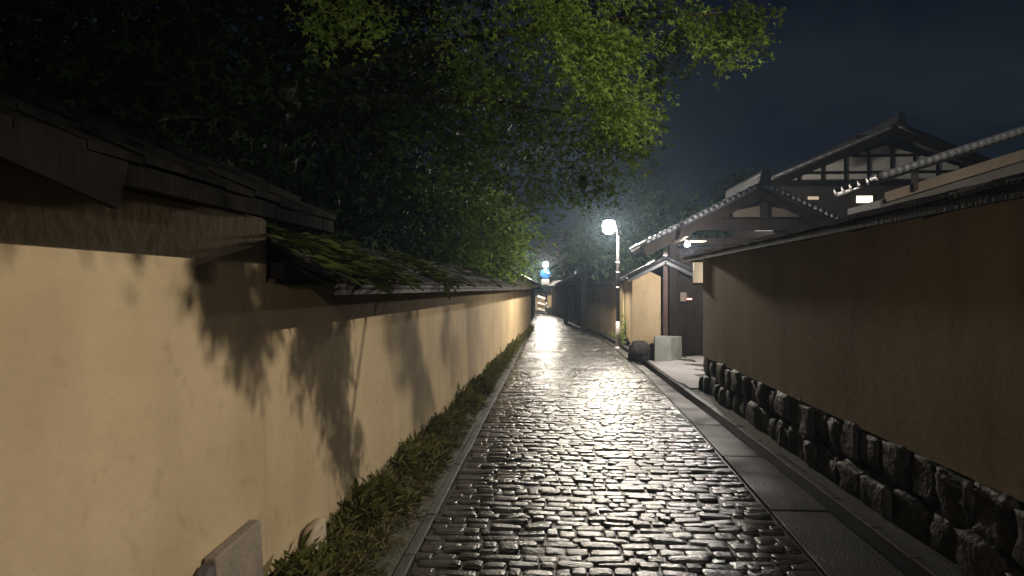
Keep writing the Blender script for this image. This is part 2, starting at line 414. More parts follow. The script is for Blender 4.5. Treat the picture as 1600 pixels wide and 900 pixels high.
def wall_roof(root, path, eave_z, over, ridge_z, thick, back, seed=1, board=.22, gable_end=True, tm='wood', sm='shingle'):
    """shingled saddle roof along a wall; path = list of (x,y) of the street face, side = outward normal"""
    rs = random.Random(seed); mb = MB(); cap = MB()
    pts = [Vector((*p, 0)) for p in path]
    fas = MB(); br = []
    for a, b in zip(pts, pts[1:]):
        d = (b-a); ln = d.length; d.normalize(); nrm = Vector((d.y, -d.x, 0))     # to the right of travel
        if back < 0: nrm = -nrm
        bk = abs(back); rd = -bk*.5
        n = max(1, round(ln/board))
        for i in range(n):
            p = a+d*ln*i/n; q = a+d*ln*(i+1)/n-d*.004
            for o0, o1, z0, z1 in ((over, rd, eave_z, ridge_z), (-bk-over, rd, eave_z, ridge_z)):
                nseg = 3
                for k in range(nseg):
                    t0, t1 = k/nseg, (k+1)/nseg+(.06 if k < nseg-1 else 0)
                    lift = .016 if True else 0
                    j = rs.uniform(-.006, .006)
                    e0 = p+nrm*(o0+(o1-o0)*t0); e1 = q+nrm*(o0+(o1-o0)*t0)
                    f0 = p+nrm*(o0+(o1-o0)*t1); f1 = q+nrm*(o0+(o1-o0)*t1)
                    za = z0+(z1-z0)*t0+lift*1.2+j; zb = z0+(z1-z0)*t1+j
                    V = lambda v, z: Vector((v.x, v.y, z))
                    P = [V(e0, za-.022), V(e1, za-.022), V(f1, zb-.022), V(f0, zb-.022), V(e0, za), V(e1, za), V(f1, zb), V(f0, zb)]
                    mb.hexa(P)
        # solid deck, fascia board, rafters, ridge cap
        V = lambda off, z, base: Vector((base.x+nrm.x*off, base.y+nrm.y*off, z))
        for o0 in (over-.012, -bk-over+.012):
            u0, u1 = eave_z-.026, ridge_z-.026
            mb.hexa([V(o0, u0-.015, a), V(o0, u0-.015, b), V(rd, u1-.015, b), V(rd, u1-.015, a), V(o0, u0, a), V(o0, u0, b), V(rd, u1, b), V(rd, u1, a)])
        for o in (over-.03, -bk-over+.03):
            fas.beam(V(o, eave_z-.035, a), V(o, eave_z-.035, b), .035, .06)
        fas.beam(V(.06, eave_z-.02+(ridge_z-eave_z)*.25, a), V(.06, eave_z-.02+(ridge_z-eave_z)*.25, b), .07, .08)
        ny = max(2, int(ln/.9))
        for i in range(ny):
            c = a+d*ln*(i+.5)/ny
            fas.beam(V(over-.05, eave_z-.05, c), V(-bk*.4, eave_z-.05+(ridge_z-eave_z)*.80, c), .05, .05)
        cap.beam(V(rd, ridge_z+.035, a), V(rd, ridge_z+.035, b), .20, .06)
        cap.beam(V(rd, ridge_z+.085, a), V(rd, ridge_z+.085, b), .11, .05)
    ro = mb.build('roof', M[sm], root)
    cap.build('ridge_cap', M['ridge'], ro, bevel=.012)
    fas.build('eave_timbers', M[tm], root)
    return ro

def plaster_wall(root, path, back, z0, z1, ztop, m, name='plaster_wall'):
    """solid wall; its top follows a gable up to ztop at mid thickness"""
    vs = []; fs = []; pts = [Vector((*p, 0)) for p in path]; n = len(pts)
    for i, p in enumerate(pts):
        d = (pts[min(i+1, n-1)]-pts[max(i-1, 0)]).normalized(); nr = Vector((d.y, -d.x, 0))
        if back < 0: nr = -nr
        bk = abs(back)
        for off, z in ((0, z0), (0, z1), (-bk/2, ztop), (-bk, z1), (-bk, z0)):
            vs.append((p.x+nr.x*off, p.y+nr.y*off, z))
    for i in range(n-1):
        for k in range(5):
            fs.append((i*5+k, i*5+(k+1) % 5, (i+1)*5+(k+1) % 5, (i+1)*5+k))
    fs.append((0, 1, 2, 3, 4)); e = (n-1)*5; fs.append((e+4, e+3, e+2, e+1, e))
    return link_mesh(name, vs, fs, m, root)

# left: taller near wall, then the long lower wall
t = thing('earthen_wall', 'nearest ochre plaster wall on the left with a taller shingled roof', 'wall', (lw(0), 0, 0))
plaster_wall(t, [(lw(-5), -5), (lw(3.3), 3.3)], .42, 0, 1.93, 2.10, M['plaster'])
wall_roof(t, [(lw(-5), -5), (lw(3.35), 3.35)], 1.94, .34, 2.22, .05, .42, 3, tm='wood_shaded', sm='wood_shaded')
b = MB(); e = Vector((lw(2.25)+.33, 2.25, 1.90))       # board added under the eave to cast the dip in its shadow
b.hexa([Vector((e.x, 1.0, 1.91)), Vector((e.x+.02, 1.0, 1.91)), Vector((e.x+.02, 1.66, 1.80)), Vector((e.x, 1.66, 1.80)),
        Vector((e.x, 1.0, 1.925)), Vector((e.x+.02, 1.0, 1.925)), Vector((e.x+.02, 1.70, 1.925)), Vector((e.x, 1.70, 1.925))])
b.build('shadow_dip_board', M['wood_shaded'], t)
t = thing('earthen_wall', 'long ochre wall running up the left side with a low mossy shingled roof', 'wall', (lw(10), 10, 0))
path = [(lw(3.301), 3.301), (lw(10), 10), (lw(18), 18), (lw(26.2), 26.2)]
plaster_wall(t, path, .42, 0, 1.62, 1.78, M['plaster'])
ro = wall_roof(t, [(lw(3.30), 3.30), (lw(10), 10), (lw(18), 18), (lw(26.4), 26.4)], 1.63, .36, 1.93, .05, .42, 5)
P = []; D = []; Z = []
for i in range(1100):
    y = random.uniform(3.4, 6.8) if random.random() < .7 else random.uniform(3.4, 24)
    s = random.random(); x = lw(y)+.36-(.57)*s; z = 1.65+.30*s
    if math.sin(y*4.3)+math.sin(y*1.7+2) < -.4: continue
    P.append((x, y, z)); D.append((random.gauss(.9, .25), random.gauss(.1, .3), random.uniform(-.65, .1))); Z.append(random.uniform(.06, .20))
leaves_mesh('moss', np.array(P), np.array(Z), np.array(D), 'blade', [M['moss_leaf']], ro).parent = ro
bpy.data.objects['moss'].matrix_parent_inverse = Matrix.Translation(-Vector((lw(10), 10, 0)))

# right: wall on a rubble footing
RX = 2.30
t = thing('earthen_wall', 'dim ochre plaster wall on a rubble footing along the right side', 'wall', (RX, 6, 0))
plaster_wall(t, [(RX, 10.65), (RX, -3)], .45, .55, 2.06, 2.12, M['plaster_dark'])
wall_roof(t, [(RX, 10.85), (RX, -3)], 2.06, .29, 2.21, .05, .45, 9)
mb = MB(); rs = random.Random(21)
for r in range(2):
    y = 0.9+rs.uniform(0, .2)
    while y < 10.6:
        wd = rs.uniform(.22, .42); hz = .30+rs.uniform(-.03, .03)
        cz = .10+.29*r+rs.uniform(-.02, .02)
        vs, fs = rock(RX+.13+.02*r, y+wd/2, cz+.02, .17+rs.uniform(-.03, .04), wd/2*1.0, hz/2*1.0, rs, 2 if y > 7 else 3)
        mb.add(vs, fs); y += wd
mb.build('rubble_footing', M['rock'], t, smooth=True)
b = MB(); b.box(RX+.09, RX+.43, -3, 10.63, 0, .549); b.build('footing_core', M['granite_dark'], t)

# bits standing at the foot of the left wall
b = MB(); x = lw(2.9)
b.hexa([(x+.005, 2.70, 0), (x+.085, 2.70, 0), (x+.085, 3.14, 0), (x+.005, 3.14, 0), (x+.005, 2.70, .50), (x+.06, 2.70, .50), (x+.06, 3.13, .515), (x+.005, 3.13, .515)])
tag(b.build('stone_slab', M['granite'], bevel=.008), 'pale grey stone slab standing against the foot of the ochre wall', 'stone slab')
b = MB()
b.hexa([(x+.005, 2.36, 0), (x+.10, 2.36, 0), (x+.10, 2.69, 0), (x+.005, 2.69, 0), (x+.005, 2.40, .34), (x+.06, 2.38, .33), (x+.065, 2.68, .49), (x+.005, 2.68, .49)])
tag(b.build('stone_slab', M['granite_dark'], bevel=.012), 'dark broken stone slab with a sloping top beside the pale slab', 'stone slab')
vs, fs = rock(lw(3.75)+.06, 3.78, .14, .05, .10, .12, random.Random(4)); b = MB(); b.add(vs, fs)
tag(b.build('boulder', M['boulder'], smooth=True), 'small tan boulder among the ferns by the wall foot', 'boulder')

# ------------------------------------------------------------------ street lamps
def street_lamp(name, label, x, y, h, off, power, group='globe street lamps along the lane', bands=True, oy=0):
    t = thing(name, label, 'street lamp', (x, y, 0), 0, group)
    p = MB(); p.tube([(x, y, -.02), (x, y, .72)], [.068, .062], 16); p.lathe((x, y, 0), [(.10, 0), (.10, .03), (.07, .05)], 16); p.build('pole_base', M['metal_lt'], t, True)
    p = MB(); p.tube([(x, y, .72), (x, y, h-.25)], [.05, .038], 14)
    p.tube([(x, y, h-.25), (x+off*.1, y+oy*.1, h-.10), (x+off*.45, y+oy*.45, h+.18), (x+off, y+oy, h+.245)], [.036, .028, .022, .02], 10)
    p.build('pole', M['metal'], t, True)
    for z in ((h-.98, h-1.22, h-1.62) if bands else ()):
        q = MB(); q.tube([(x, y, z), (x, y, z+(.05 if z > h-1.1 else .03))], .050, 14); q.build('band', M['band'], t, True)
    q = MB(); q.lathe((x+off, y+oy, h), [(.001, .25), (.05, .245), (.07, .21), (.17, .165), (.175, .15), (.06, .15), (.001, .15)], 20); q.build('lamp_cap', M['metal'], t, True)
    q = MB(); q.lathe((x+off, y+oy, h), [(.001, -.20), (.08, -.19), (.14, -.12), (.168, 0), (.15, .09), (.09, .148), (.001, .149)], 24)
    q.build('lamp_globe', M['globe'], t, True)
    ld = bpy.data.lights.new('lamp_light', 'POINT'); ld.energy = power; ld.color = (1, .90, .74); ld.shadow_soft_size = .15
    lo = bpy.data.objects.new('lamp_light', ld); COL.objects.link(lo); lo.parent = t; lo.location = (off, oy, -.02+h)
    return t
# the frosted globe lets its bulb's light out: half clear, half glowing
m = M['globe']; n = m.node_tree.nodes; o = n['Material Output']
tr = n.new('ShaderNodeBsdfTransparent'); ms = n.new('ShaderNodeMixShader'); ms.inputs[0].default_value = .4
m.node_tree.links.new(tr.outputs[0], ms.inputs[1]); m.node_tree.links.new(n['Principled BSDF'].outputs[0], ms.inputs[2]); m.node_tree.links.new(ms.outputs[0], o.inputs['Surface'])
street_lamp('street_lamp', 'nearer lit globe street lamp on a banded pole at the right kerb', 1.71, 18.1, 3.22, -.24, STREET_W)
lamp_far = street_lamp('street_lamp', 'farther lit globe street lamp carrying a round blue sign', -.42, 42.5, 3.06, -.03, STREET_W, bands=False, oy=-.33)

street_lamp('street_lamp', 'globe street lamp at the right kerb back down the lane behind the viewer', 1.60, -6.6, 3.22, -.24, 650)
# hooded lamp behind the right wall, outside the picture: it lights the left wall
fx, fy, fz = 6.2, 1.7, 5.4
t = thing('hooded_lamp', 'hooded pole lamp standing in the yard behind the right wall', 'street lamp', (fx, fy, 0))
p = MB(); p.tube([(fx+.5, fy, 0), (fx+.5, fy, fz+.3)], [.07, .05], 14); p.tube([(fx+.5, fy, fz+.28), (fx, fy, fz+.3), (fx, fy, fz+.12)], .025, 10); p.build('pole', M['metal'], t, True)
p = MB(); p.lathe((fx, fy, fz), [(.03, .16), (.08, .15), (.29, .02), (.30, -.078), (.285, -.078), (.275, .015), (.07, .13), (.02, .14)], 28); p.build('lamp_hood', M['metal'], t, True)
p = MB(); vs = []; N_ = 14  # flap added to the hood to keep its light off the near roof
for k in range(N_+1):
    a_ = R(180)-R(-45+65*k/N_)
    for rr_ in (.302, .308):
        for zz_ in (-.05, -.118): vs.append((fx+rr_*math.cos(a_), fy+rr_*math.sin(a_), fz+zz_))
p.add(vs, [f for k in range(N_) for f in ((k*4, k*4+1, k*4+5, k*4+4), (k*4+2, k*4+6, k*4+7, k*4+3), (k*4+1, k*4+3, k*4+7, k*4+5))])
p.build('light_block_flap', M['metal'], t, True)
p = MB(); p.lathe((fx, fy, fz), [(.001, .12), (.03, .11), (.03, .05), (.001, .045)], 14); p.build('bulb_socket', M['metal'], t, True)
ld = bpy.data.lights.new('lamp_light', 'POINT'); ld.energy = FLOOD_W; ld.color = (1, .90, .76); ld.shadow_soft_size = .028
lo = bpy.data.objects.new('lamp_light', ld); COL.objects.link(lo); lo.parent = t; lo.location = (0, 0, fz)

# round blue sign with a white plate, strapped to the far lamp's pole
c = at(852, 428, 42.2)
t = thing('traffic_sign', 'round blue sign above a white plate on the farther lamp pole', 'sign', (c.x, c.y, 0))
def disc(mb, c, r, y0, y1, n=28):
    vs = [(c.x+r*math.cos(2*math.pi*k/n), y, c.z+r*math.sin(2*math.pi*k/n)) for y in (y0, y1) for k in range(n)]
    mb.add(vs, [tuple(range(n)), tuple(range(2*n-1, n-1, -1))]+[(k, k+n, (k+1) % n+n, (k+1) % n) for k in range(n)])
q = MB(); disc(q, c, .30, c.y, c.y-.02); q.build('sign_disc', M['blue'], t)
q = MB(); q.beam(c+Vector((-.02, -.028, .16)), c+Vector((.22, -.028, .02)), .012, .07); q.build('sign_mark', M['signwhite'], t)
q = MB(); q.box(c.x-.25, c.x+.25, c.y-.02, c.y, c.z-.66, c.z-.33); q.build('sign_plate', M['signwhite'], t, bevel=.01)
for dz in (-.05, -.52):
    q = MB(); q.box(c.x-.03, c.x+.03, c.y+.002, 42.47, c.z+dz, c.z+dz+.05); q.build('sign_bracket', M['metal'], t)

# ------------------------------------------------------------------ tiled roofs
def tiled_plane(mb, e0, e1, r0, r1, pitch=.27, rad=.06, th=.05):
    """pantile roof face: eave corners e0,e1, ridge corners r0,r1"""
    e0, e1, r0, r1 = map(Vector, (e0, e1, r0, r1))
    n = max(2, round((e1-e0).length/pitch)); nr = (e1-e0).cross(r0-e0).normalized()
    if nr.z < 0: nr = -nr
    mb.add([e0, e1, r1, r0, e0-nr*th, e1-nr*th, r1-nr*th, r0-nr*th], [(0, 1, 2, 3), (7, 6, 5, 4), (0, 4, 5, 1), (1, 5, 6, 2), (2, 6, 7, 3), (3, 7, 4, 0)])
    rs = random.Random(n)
    for i in range(n+1):
        a = e0+(e1-e0)*i/n; b = r0+(r1-r0)*i/n; d = (b-a); ln = d.length; d.normalize()
        k = max(2, round(ln/.28))
        pts = []; rr = []
        for q in range(k):
            t0 = ln*q/k; t1 = ln*(q+1)/k-.001
            pts += [a+d*t0+nr*.012, a+d*t1+nr*.012]; rr += [rad*1.06, rad*.93]
        mb.tube(pts, rr, 8)

def gable_roof(root, ea, eb, ap, y0, y1, verge=True, tr=.065, name='roof', verge_r=.05):
    """ea, eb: left and right eave (x,z); ap: apex (x,z); ridge along the street from y0 to y1"""
    mb = MB()
    tiled_plane(mb, (ea[0], y0, ea[1]), (ea[0], y1, ea[1]), (ap[0], y0, ap[1]), (ap[0], y1, ap[1]))
    tiled_plane(mb, (eb[0], y1, eb[1]), (eb[0], y0, eb[1]), (ap[0], y1, ap[1]), (ap[0], y0, ap[1]))
    ro = mb.build(name, M['tile'], root, True)
    rg = MB(); rg.beam((ap[0], y0-.12, ap[1]+.10), (ap[0], y1+.1, ap[1]+.10), .2, .16); rg.tube([(ap[0], y0-.14, ap[1]+.2), (ap[0], y1+.1, ap[1]+.2)], .09, 12)
    x, z = ap; rg.hexa([(x-.15, y0-.2, z-.06), (x+.15, y0-.2, z-.06), (x+.15, y0-.12, z-.06), (x-.15, y0-.12, z-.06), (x-.07, y0-.19, z+.30), (x+.07, y0-.19, z+.30), (x+.07, y0-.13, z+.30), (x-.07, y0-.13, z+.30)])
    rg.build('ridge', M['tile'], root)
    if verge:
        for e in (ea, eb):
            a = Vector((e[0], 0, e[1])); b = Vector((ap[0], 0, ap[1])); ln = (b-a).length; n = round(ln/.125)
            for yy, sg in ((y0, -1), (y1, 1)):
                vt = MB()
                for i in range(n):
                    c = a+(b-a)*(i+.4)/n
                    vt.tube([(c.x, yy+sg*.10, c.z+.035+.01*(i % 2)), (c.x, yy-sg*.22, c.z+.035+.01*(i % 2))], verge_r, 10)
                vt.build('verge_tile_row', M['tile_edge'], root, True)
    for e in (ea, eb):
        for yy in (y0+.04, y1-.04):
            bb = MB(); bb.beam((e[0], yy, e[1]-.17), (ap[0], yy, ap[1]-.17), .05, .2)
            bb.build('barge_board', M['wood'], root)
    return ro

# gate with a tiled gable roof over the side entry
GY0, GY1 = 14.85, 17.5
A = at(1008, 381, GY0); B = at(1192, 288, GY0)
ea = (A.x, A.z); ap = (B.x, B.z); eb = (2*B.x-A.x, A.z)
t = thing('gatehouse', 'timber gate with a tiled gable roof over the side entry beyond the right wall', 'gatehouse', (B.x, GY0, 0))
gable_roof(t, ea, eb, ap, GY0, GY1)
fr = MB(); gy = GY0+.28
def gx(px, py): v = at(px, py, gy); return v
for px in (1136, 1194, 1255):                        # gable studs
    top = ap[1]-.28-abs(gx(px, 330).x-ap[0])*.5
    fr.beam((gx(px, 330).x, gy, 2.9), (gx(px, 330).x, gy, top), .13, .13)
l = gx(1080, 352); r = gx(1330, 352)
fr.beam((l.x, gy-.02, l.z), (r.x, gy-.02, l.z), .16, .24)          # tie beam
fr.beam((gx(1060, 372).x, gy+.03, gx(1060, 378).z), (gx(1330, 372).x, gy+.03, gx(1060, 378).z), .14, .16)
d0 = gx(1034, 560).x; d1 = gx(1054, 560).x; d2 = gx(1100, 560).x
for xx in (d1-.02, d2+.3):
    fr.beam((xx, gy+.1, .1), (xx, gy+.1, 2.62), .18, .18)
for i in range(9):
    yy = GY0+.15+(GY1-GY0-.3)*i/8
    fr.beam((ea[0]+.05, yy, ea[1]-.10), (ap[0], yy, ap[1]-.10), .05, .07)
fr.build('frame', M['wood'], t, bevel=.01)
for x0, x1, y0_, y1_ in ((1142, 1188, 321, 341), (1200, 1249, 321, 341)):
    a = gx(x0, y1_); b = gx(x1, y0_); q = MB()
    inner = 1 if x0 > 1190 else 0
    h = b.z-a.z
    q.hexa([(a.x, gy+.03, a.z), (b.x, gy+.03, a.z), (b.x, gy+.06, a.z), (a.x, gy+.06, a.z),
            (a.x, gy+.03, a.z+h*(.55 if not inner else 1)), (b.x, gy+.03, a.z+h*(1 if not inner else .5)), (b.x, gy+.06, a.z+h*(1 if not inner else .5)), (a.x, gy+.06, a.z+h*(.55 if not inner else 1))])
    q.build('gable_panel', M['tan_dim'], t)
a = gx(1262, 340); q = MB(); q.box(a.x-.08, a.x+.08, gy+.03, gy+.06, a.z, a.z+.16); q.build('gable_panel', M['white'], t)
a = gx(1180, 361); b = gx(1208, 352); q = MB(); q.box(a.x, b.x, gy+.0, gy+.04, a.z, b.z); q.build('gable_panel', M['white'], t)
# doors of the gate
q = MB(); q.box(d1+.07, d2+.21, gy+.16, gy+.22, .12, 2.5); dr = q.build('door', M['wood'], t, bevel=.01)
q = MB(); q.box(d0+.05, d1-.13, gy+.1, gy+.16, .1, 2.4); q.build('door_jamb', M['wood_red'], t)
q = MB()
for k in range(5): x = d1+.14+(d2-d1)*k/5; q.box(x, x+.03, gy+.135, gy+.158, .14, 2.45)
q.box(d1+.08, d2+.2, gy+.125, gy+.155, 1.15, 1.27); q.build('door_battens', M['wood'], dr)
q = MB(); q.box(d2+.4, d2+3.2, gy+.1, gy+.2, .1, 2.5); q.build('side_boards', M['wood'], t)
# lamp, lantern and intercom of the gate
c = at(1074, 382, 13.4)
t = thing('gate_lamp', 'small bright white lamp under the gate eave', 'lamp', c)
q = MB(); q.lathe(c, [(.001, .05), (.05, .04), (.055, 0), (.04, -.035), (.001, -.04)], 16); q.build('lamp_bulb', M['gatelamp'], t, True)
q = MB(); q.lathe(c, [(.001, .13), (.045, .125), (.05, .06), (.001, .055)], 16); q.build('lamp_base', M['metal_lt'], t, True)
q = MB(); q.box(c.x+.06, c.x+.36, c.y-.05, c.y+.2, c.z+.06, c.z+.08); q.box(c.x+.02, c.x+.058, c.y-.02, 15.1, c.z+.132, c.z+.17); q.build('mount_board', M['tan'], t)
ld = bpy.data.lights.new('lamp_light', 'POINT'); ld.energy = GATE_W; ld.color = (1, .92, .86); ld.shadow_soft_size = .05
lo = bpy.data.objects.new('lamp_light', ld); COL.objects.link(lo); lo.parent = t; lo.location = (-.02, -.0, -.10)
a = at(1083, 442, 10.9); b = at(1098, 410, 10.9)
t = thing('wall_lantern', 'upright lit paper lantern at the end of the right wall', 'lantern', ((a.x+b.x)/2, 10.9, 0))
q = MB(); cx = (a.x+b.x)/2; q.tube([(cx, 10.9, a.z), (cx, 10.9, b.z)], .075, 18); q.build('lantern_shade', M['shade'], t, True)
q = MB(); q.tube([(cx, 10.9, a.z-.03), (cx, 10.9, a.z-.001)], .082, 18); q.build('lantern_rim', M['wood'], t)
q = MB(); q.tube([(cx, 10.9, b.z+.001), (cx, 10.9, b.z+.03)], .082, 18); q.box(cx, cx+.3, 10.87, 10.93, b.z+.005, b.z+.028); q.build('lantern_cap', M['wood'], t)
c = at(1068, 464, gy+.1); cr_ = at(1076, 467, gy+.1)
t = thing('intercom', 'small intercom panel with a red indicator light on the dark gate door', 'intercom', (c.x, gy+.1, 0))
q = MB(); q.box(c.x-.07, c.x+.07, gy+.09, gy+.12, c.z-.10, c.z+.10); q.build('intercom_panel', M['granite'], t, bevel=.006)
q = MB(); q.box(cr_.x-.04, cr_.x+.07, gy+.09, gy+.12, cr_.z-.02, cr_.z+.015); q.build('indicator_light', M['red'], t)

# low roofed wall whose end faces the entry, and the stones in front of it
WY = 15.3
p0 = at(988, 500, WY).x; p1 = at(1032, 500, WY).x
t = thing('earthen_wall', 'short pale wall end with its own little gable roof past the entry', 'wall', (p0, WY, 0))
plaster_wall(t, [(p0+.35, 20.5), (p0, WY)], p1-p0, .3, 1.85, 2.0, M['plaster'])
l, a, r = at(981, 433, WY-.25), at(1040, 403, WY-.25), at(1084, 424, WY-.25)
mb = MB(); 
tiled_plane(mb, (l.x, WY-.25, l.z), (l.x+.35, 20.6, l.z), (a.x, WY-.25, a.z), (a.x+.35, 20.6, a.z), .25, .045)
tiled_plane(mb, (r.x, 20.6, r.z), (r.x, WY-.25, r.z), (a.x+.35, 20.6, a.z), (a.x, WY-.25, a.z), .25, .045)
mb.build('roof', M['tile'], t, True)
q = MB(); q.beam((l.x, WY-.22, l.z-.07), (a.x, WY-.22, a.z-.07), .05, .10); q.beam((r.x, WY-.22, r.z-.07), (a.x, WY-.22, a.z-.07), .05, .10); q.tube([(a.x, WY-.20, a.z+.03), (a.x+.35, 20.6, a.z+.05)], .06, 10); q.build('ridge', M['tile'], t)
rs = random.Random(8); mb = MB()
for i in range(10):
    vs, fs = rock(p0+.05+.09*(i % 6)+rs.uniform(-.03, .03), WY-.05+rs.uniform(-.06, .02), .09+.17*(i//5)+rs.uniform(-.02, .02), .14, .12, .11, rs, 2); mb.add(vs, fs)
mb.build('rubble_footing', M['rock'], t, True)
for i, (px, py, s) in enumerate(((1000, 535, .17), (1012, 557, .15))):
    c = at(px, py, 14.9); vs, fs = rock(c.x, 14.9, .16 if i else .30, s, s*.9, s*.95, rs, 3); q = MB(); q.add(vs, fs)
    if i == 0: q.box(c.x-.1, c.x+.1, 14.82, 14.98, 0, .2)
    tag(q.build('garden_rock', M['rock'], smooth=True), ('dark upper garden rock leaning on the pale wall end', 'lower dark garden rock beside the pale stone block')[i], 'rock')
a = at(1022, 570, 14.6); b = at(1047, 526, 14.6); c = at(1066, 528, 15.0)
q = MB()
q.hexa([(a.x, 14.55, .03), (b.x, 14.5, .03), (c.x, 14.95, .05), (a.x+.05, 15.0, .05), (a.x, 14.57, b.z), (b.x, 14.53, b.z), (c.x-.02, 14.93, b.z-.01), (a.x+.05, 14.98, b.z)])
tag(q.build('stone_block', M['block'], bevel=.02), 'pale squared stone block at the far side of the entry', 'stone block')

# the roofed walls that follow the bend
def far_wall(label, pth, th, ez, rz, m, seed):
    c = pth[0]; t = thing('earthen_wall', label, 'wall', (c[0], c[1], 0))
    plaster_wall(t, pth, th, 0, ez, rz-.12, m)
    wall_roof(t, pth, ez, .30, rz, .05, th, seed, .3)
    return t
far_wall('ochre wall directly beyond the nearer lamp pole', [(1.90, 22.6), (p0+.33, 20.6)], .4, 1.72, 2.02, M['plaster'], 31)
far_wall('wall half in shade between the two dark gate posts and the nearer lamp', [(.95, 31), (1.50, 26.6), (1.92, 22.7)], .4, 1.70, 2.0, M['plaster_dark'], 32)
far_wall('pale wall at the bend close to the farther lamp', [(-.1, 42), (.55, 36.5), (.93, 31.3)], .4, 1.72, 2.05, M['plaster'], 33)
t = far_wall('end wall closing the view where the lane turns left', [(-7, 47), (1.5, 46.5)], -.4, 1.30, 1.60, M['plaster'], 34)
t = far_wall('wall continuing on the left past the corner', [(-1.0-.3, 26.3), (-3.3, 33), (-7, 40)], .4, 1.72, 2.05, M['plaster'], 36)
for px, Y, top, lab in ((912, 24.5, 300, 'tall dark utility pole rising behind the wall at the bend'),):
    c = at(910, 440, 33); tp = at(912, 372, 33)
    q = MB(); q.tube([(c.x+.35, 33, 0), (c.x+.35, 33, tp.z)], [.15, .11], 14)
    q.beam((c.x-.1, 33, tp.z-.4), (c.x+.8, 33, tp.z-.4), .06, .06)
    tag(q.build('utility_pole', M['bark'], smooth=False), lab, 'pole')
for px, Y, lab in ((884, 30.9, 'slimmer dark gate post at the bend'), (913, 26.2, 'thicker dark gate post nearer the lamp')):
    c = at(px, 470, Y); q = MB(); wv = .11 if px < 900 else .13
    q.box(c.x-wv, c.x+wv, Y-.12, Y+.12, 0, 1.95); q.box(c.x-wv-.05, c.x+wv+.05, Y-.17, Y+.17, 1.952, 2.02)
    tag(q.build('gate_post', M['wood'], bevel=.01), lab, 'post')
# white rail barrier and box at the bend
c = at(847, 476, 44); t = thing('barrier', 'low barrier of white slanting rails at the bend', 'barrier', (c.x, 44, 0))
for py in (465, 475, 484):
    v = at(847, py, 44); q = MB(); q.beam((v.x-.28, 44, v.z+.1), (v.x+.28, 44, v.z-.08), .05, .11); q.build('rail', M['band'], t)
q = MB(); v = at(847, 462, 44)
for sx in (-.26, .26): q.box(c.x+sx-.03, c.x+sx+.03, 44.03, 44.09, 0, v.z+.15)
q.build('barrier_posts', M['metal'], t)
c = at(859, 488, 41); q = MB(); q.box(c.x-.16, c.x+.16, 40.9, 41.2, .03, .42); q.box(c.x-.18, c.x+.18, 40.88, 41.22, .422, .46)
tag(q.build('utility_box', M['signwhite'], bevel=.015), 'small pale box on the ground by the farther lamp', 'box')

# ------------------------------------------------------------------ houses
HY = 20.0
t = thing('timber_house', 'large house with a white half-timbered gable above the right wall', 'house', (at(1400, 400, HY).x, HY, 0))
gz = lambda px, py, y=HY: at(px, py, y)
apx = gz(1384, 204); el = gz(1196, 284)
ea = (el.x, el.z); ap = (apx.x, apx.z); eb = (2*apx.x-el.x, el.z)
gable_roof(t, ea, eb, ap, HY-.7, HY+9, verge=False)
b0 = gz(1213, 283); slope = (ap[1]-ea[1])/(ap[0]-ea[0])
x0 = b0.x; x1 = 2*apx.x-x0; zb = b0.z
ps = (ap[1]-.42-zb-.05)/(ap[0]-x0)
q = MB(); zt = lambda x: ap[1]-.42-abs(x-ap[0])*ps
q.add([(x0, HY, zb), (x1, HY, zb), (x1, HY, max(zt(x1), zb+.05)), (ap[0], HY, zt(ap[0])), (x0, HY, max(zt(x0), zb+.05)),
       (x0, HY+.1, zb), (x1, HY+.1, zb), (x1, HY+.1, max(zt(x1), zb+.05)), (ap[0], HY+.1, zt(ap[0])), (x0, HY+.1, max(zt(x0), zb+.05))],
      [(0, 1, 2, 3, 4), (9, 8, 7, 6, 5), (0, 5, 6, 1), (1, 6, 7, 2), (2, 7, 8, 3), (3, 8, 9, 4), (4, 9, 5, 0)])
q.build('gable_plaster', M['white'], t)
q = MB()
for py in (214, 244, 270):
    z = gz(1300, py).z; xl = ap[0]-(ap[1]-.42-z)/ps; q.box(max(xl, x0), min(2*ap[0]-xl, x1), HY-.014, HY-.003, z-.04, z+.04)
for px in (1248, 1285, 1321, 1357, 1393, 1429, 1465, 1501, 1537):
    x = gz(px, 250).x
    if zt(x) > zb+.1: q.box(x-.045, x+.045, HY-.017, HY-.002, zb, zt(x))
q.box(x0-.2, x1+.2, HY-.05, HY-.002, zb-.16, zb)
q.build('gable_timbers', M['wood'], t)
q = MB(); q.box(x0, x1, HY+.004, HY+8.6, 0, zb-.16); q.build('house_wall', M['house'], t)
def win(px0, px1, py0, py1, y, m, root, fr=True):
    a = at(px0, py1, y); b = at(px1, py0, y)
    q = MB(); q.box(a.x, b.x, y-.02, y-.006, a.z, b.z); o = q.build('window', m, root)
    if fr:
        q = MB(); q.box(a.x-.05, a.x, y-.04, y, a.z-.05, b.z+.05); q.box(b.x, b.x+.05, y-.04, y, a.z-.05, b.z+.05); q.box(a.x, b.x, y-.04, y, b.z, b.z+.05); q.box(a.x, b.x, y-.04, y, a.z-.05, a.z); q.build('window_frame', M['wood'], o)
win(1338, 1363, 306, 317, HY, M['window'], t); win(1262, 1279, 307, 312, HY, M['window_dim'], t)

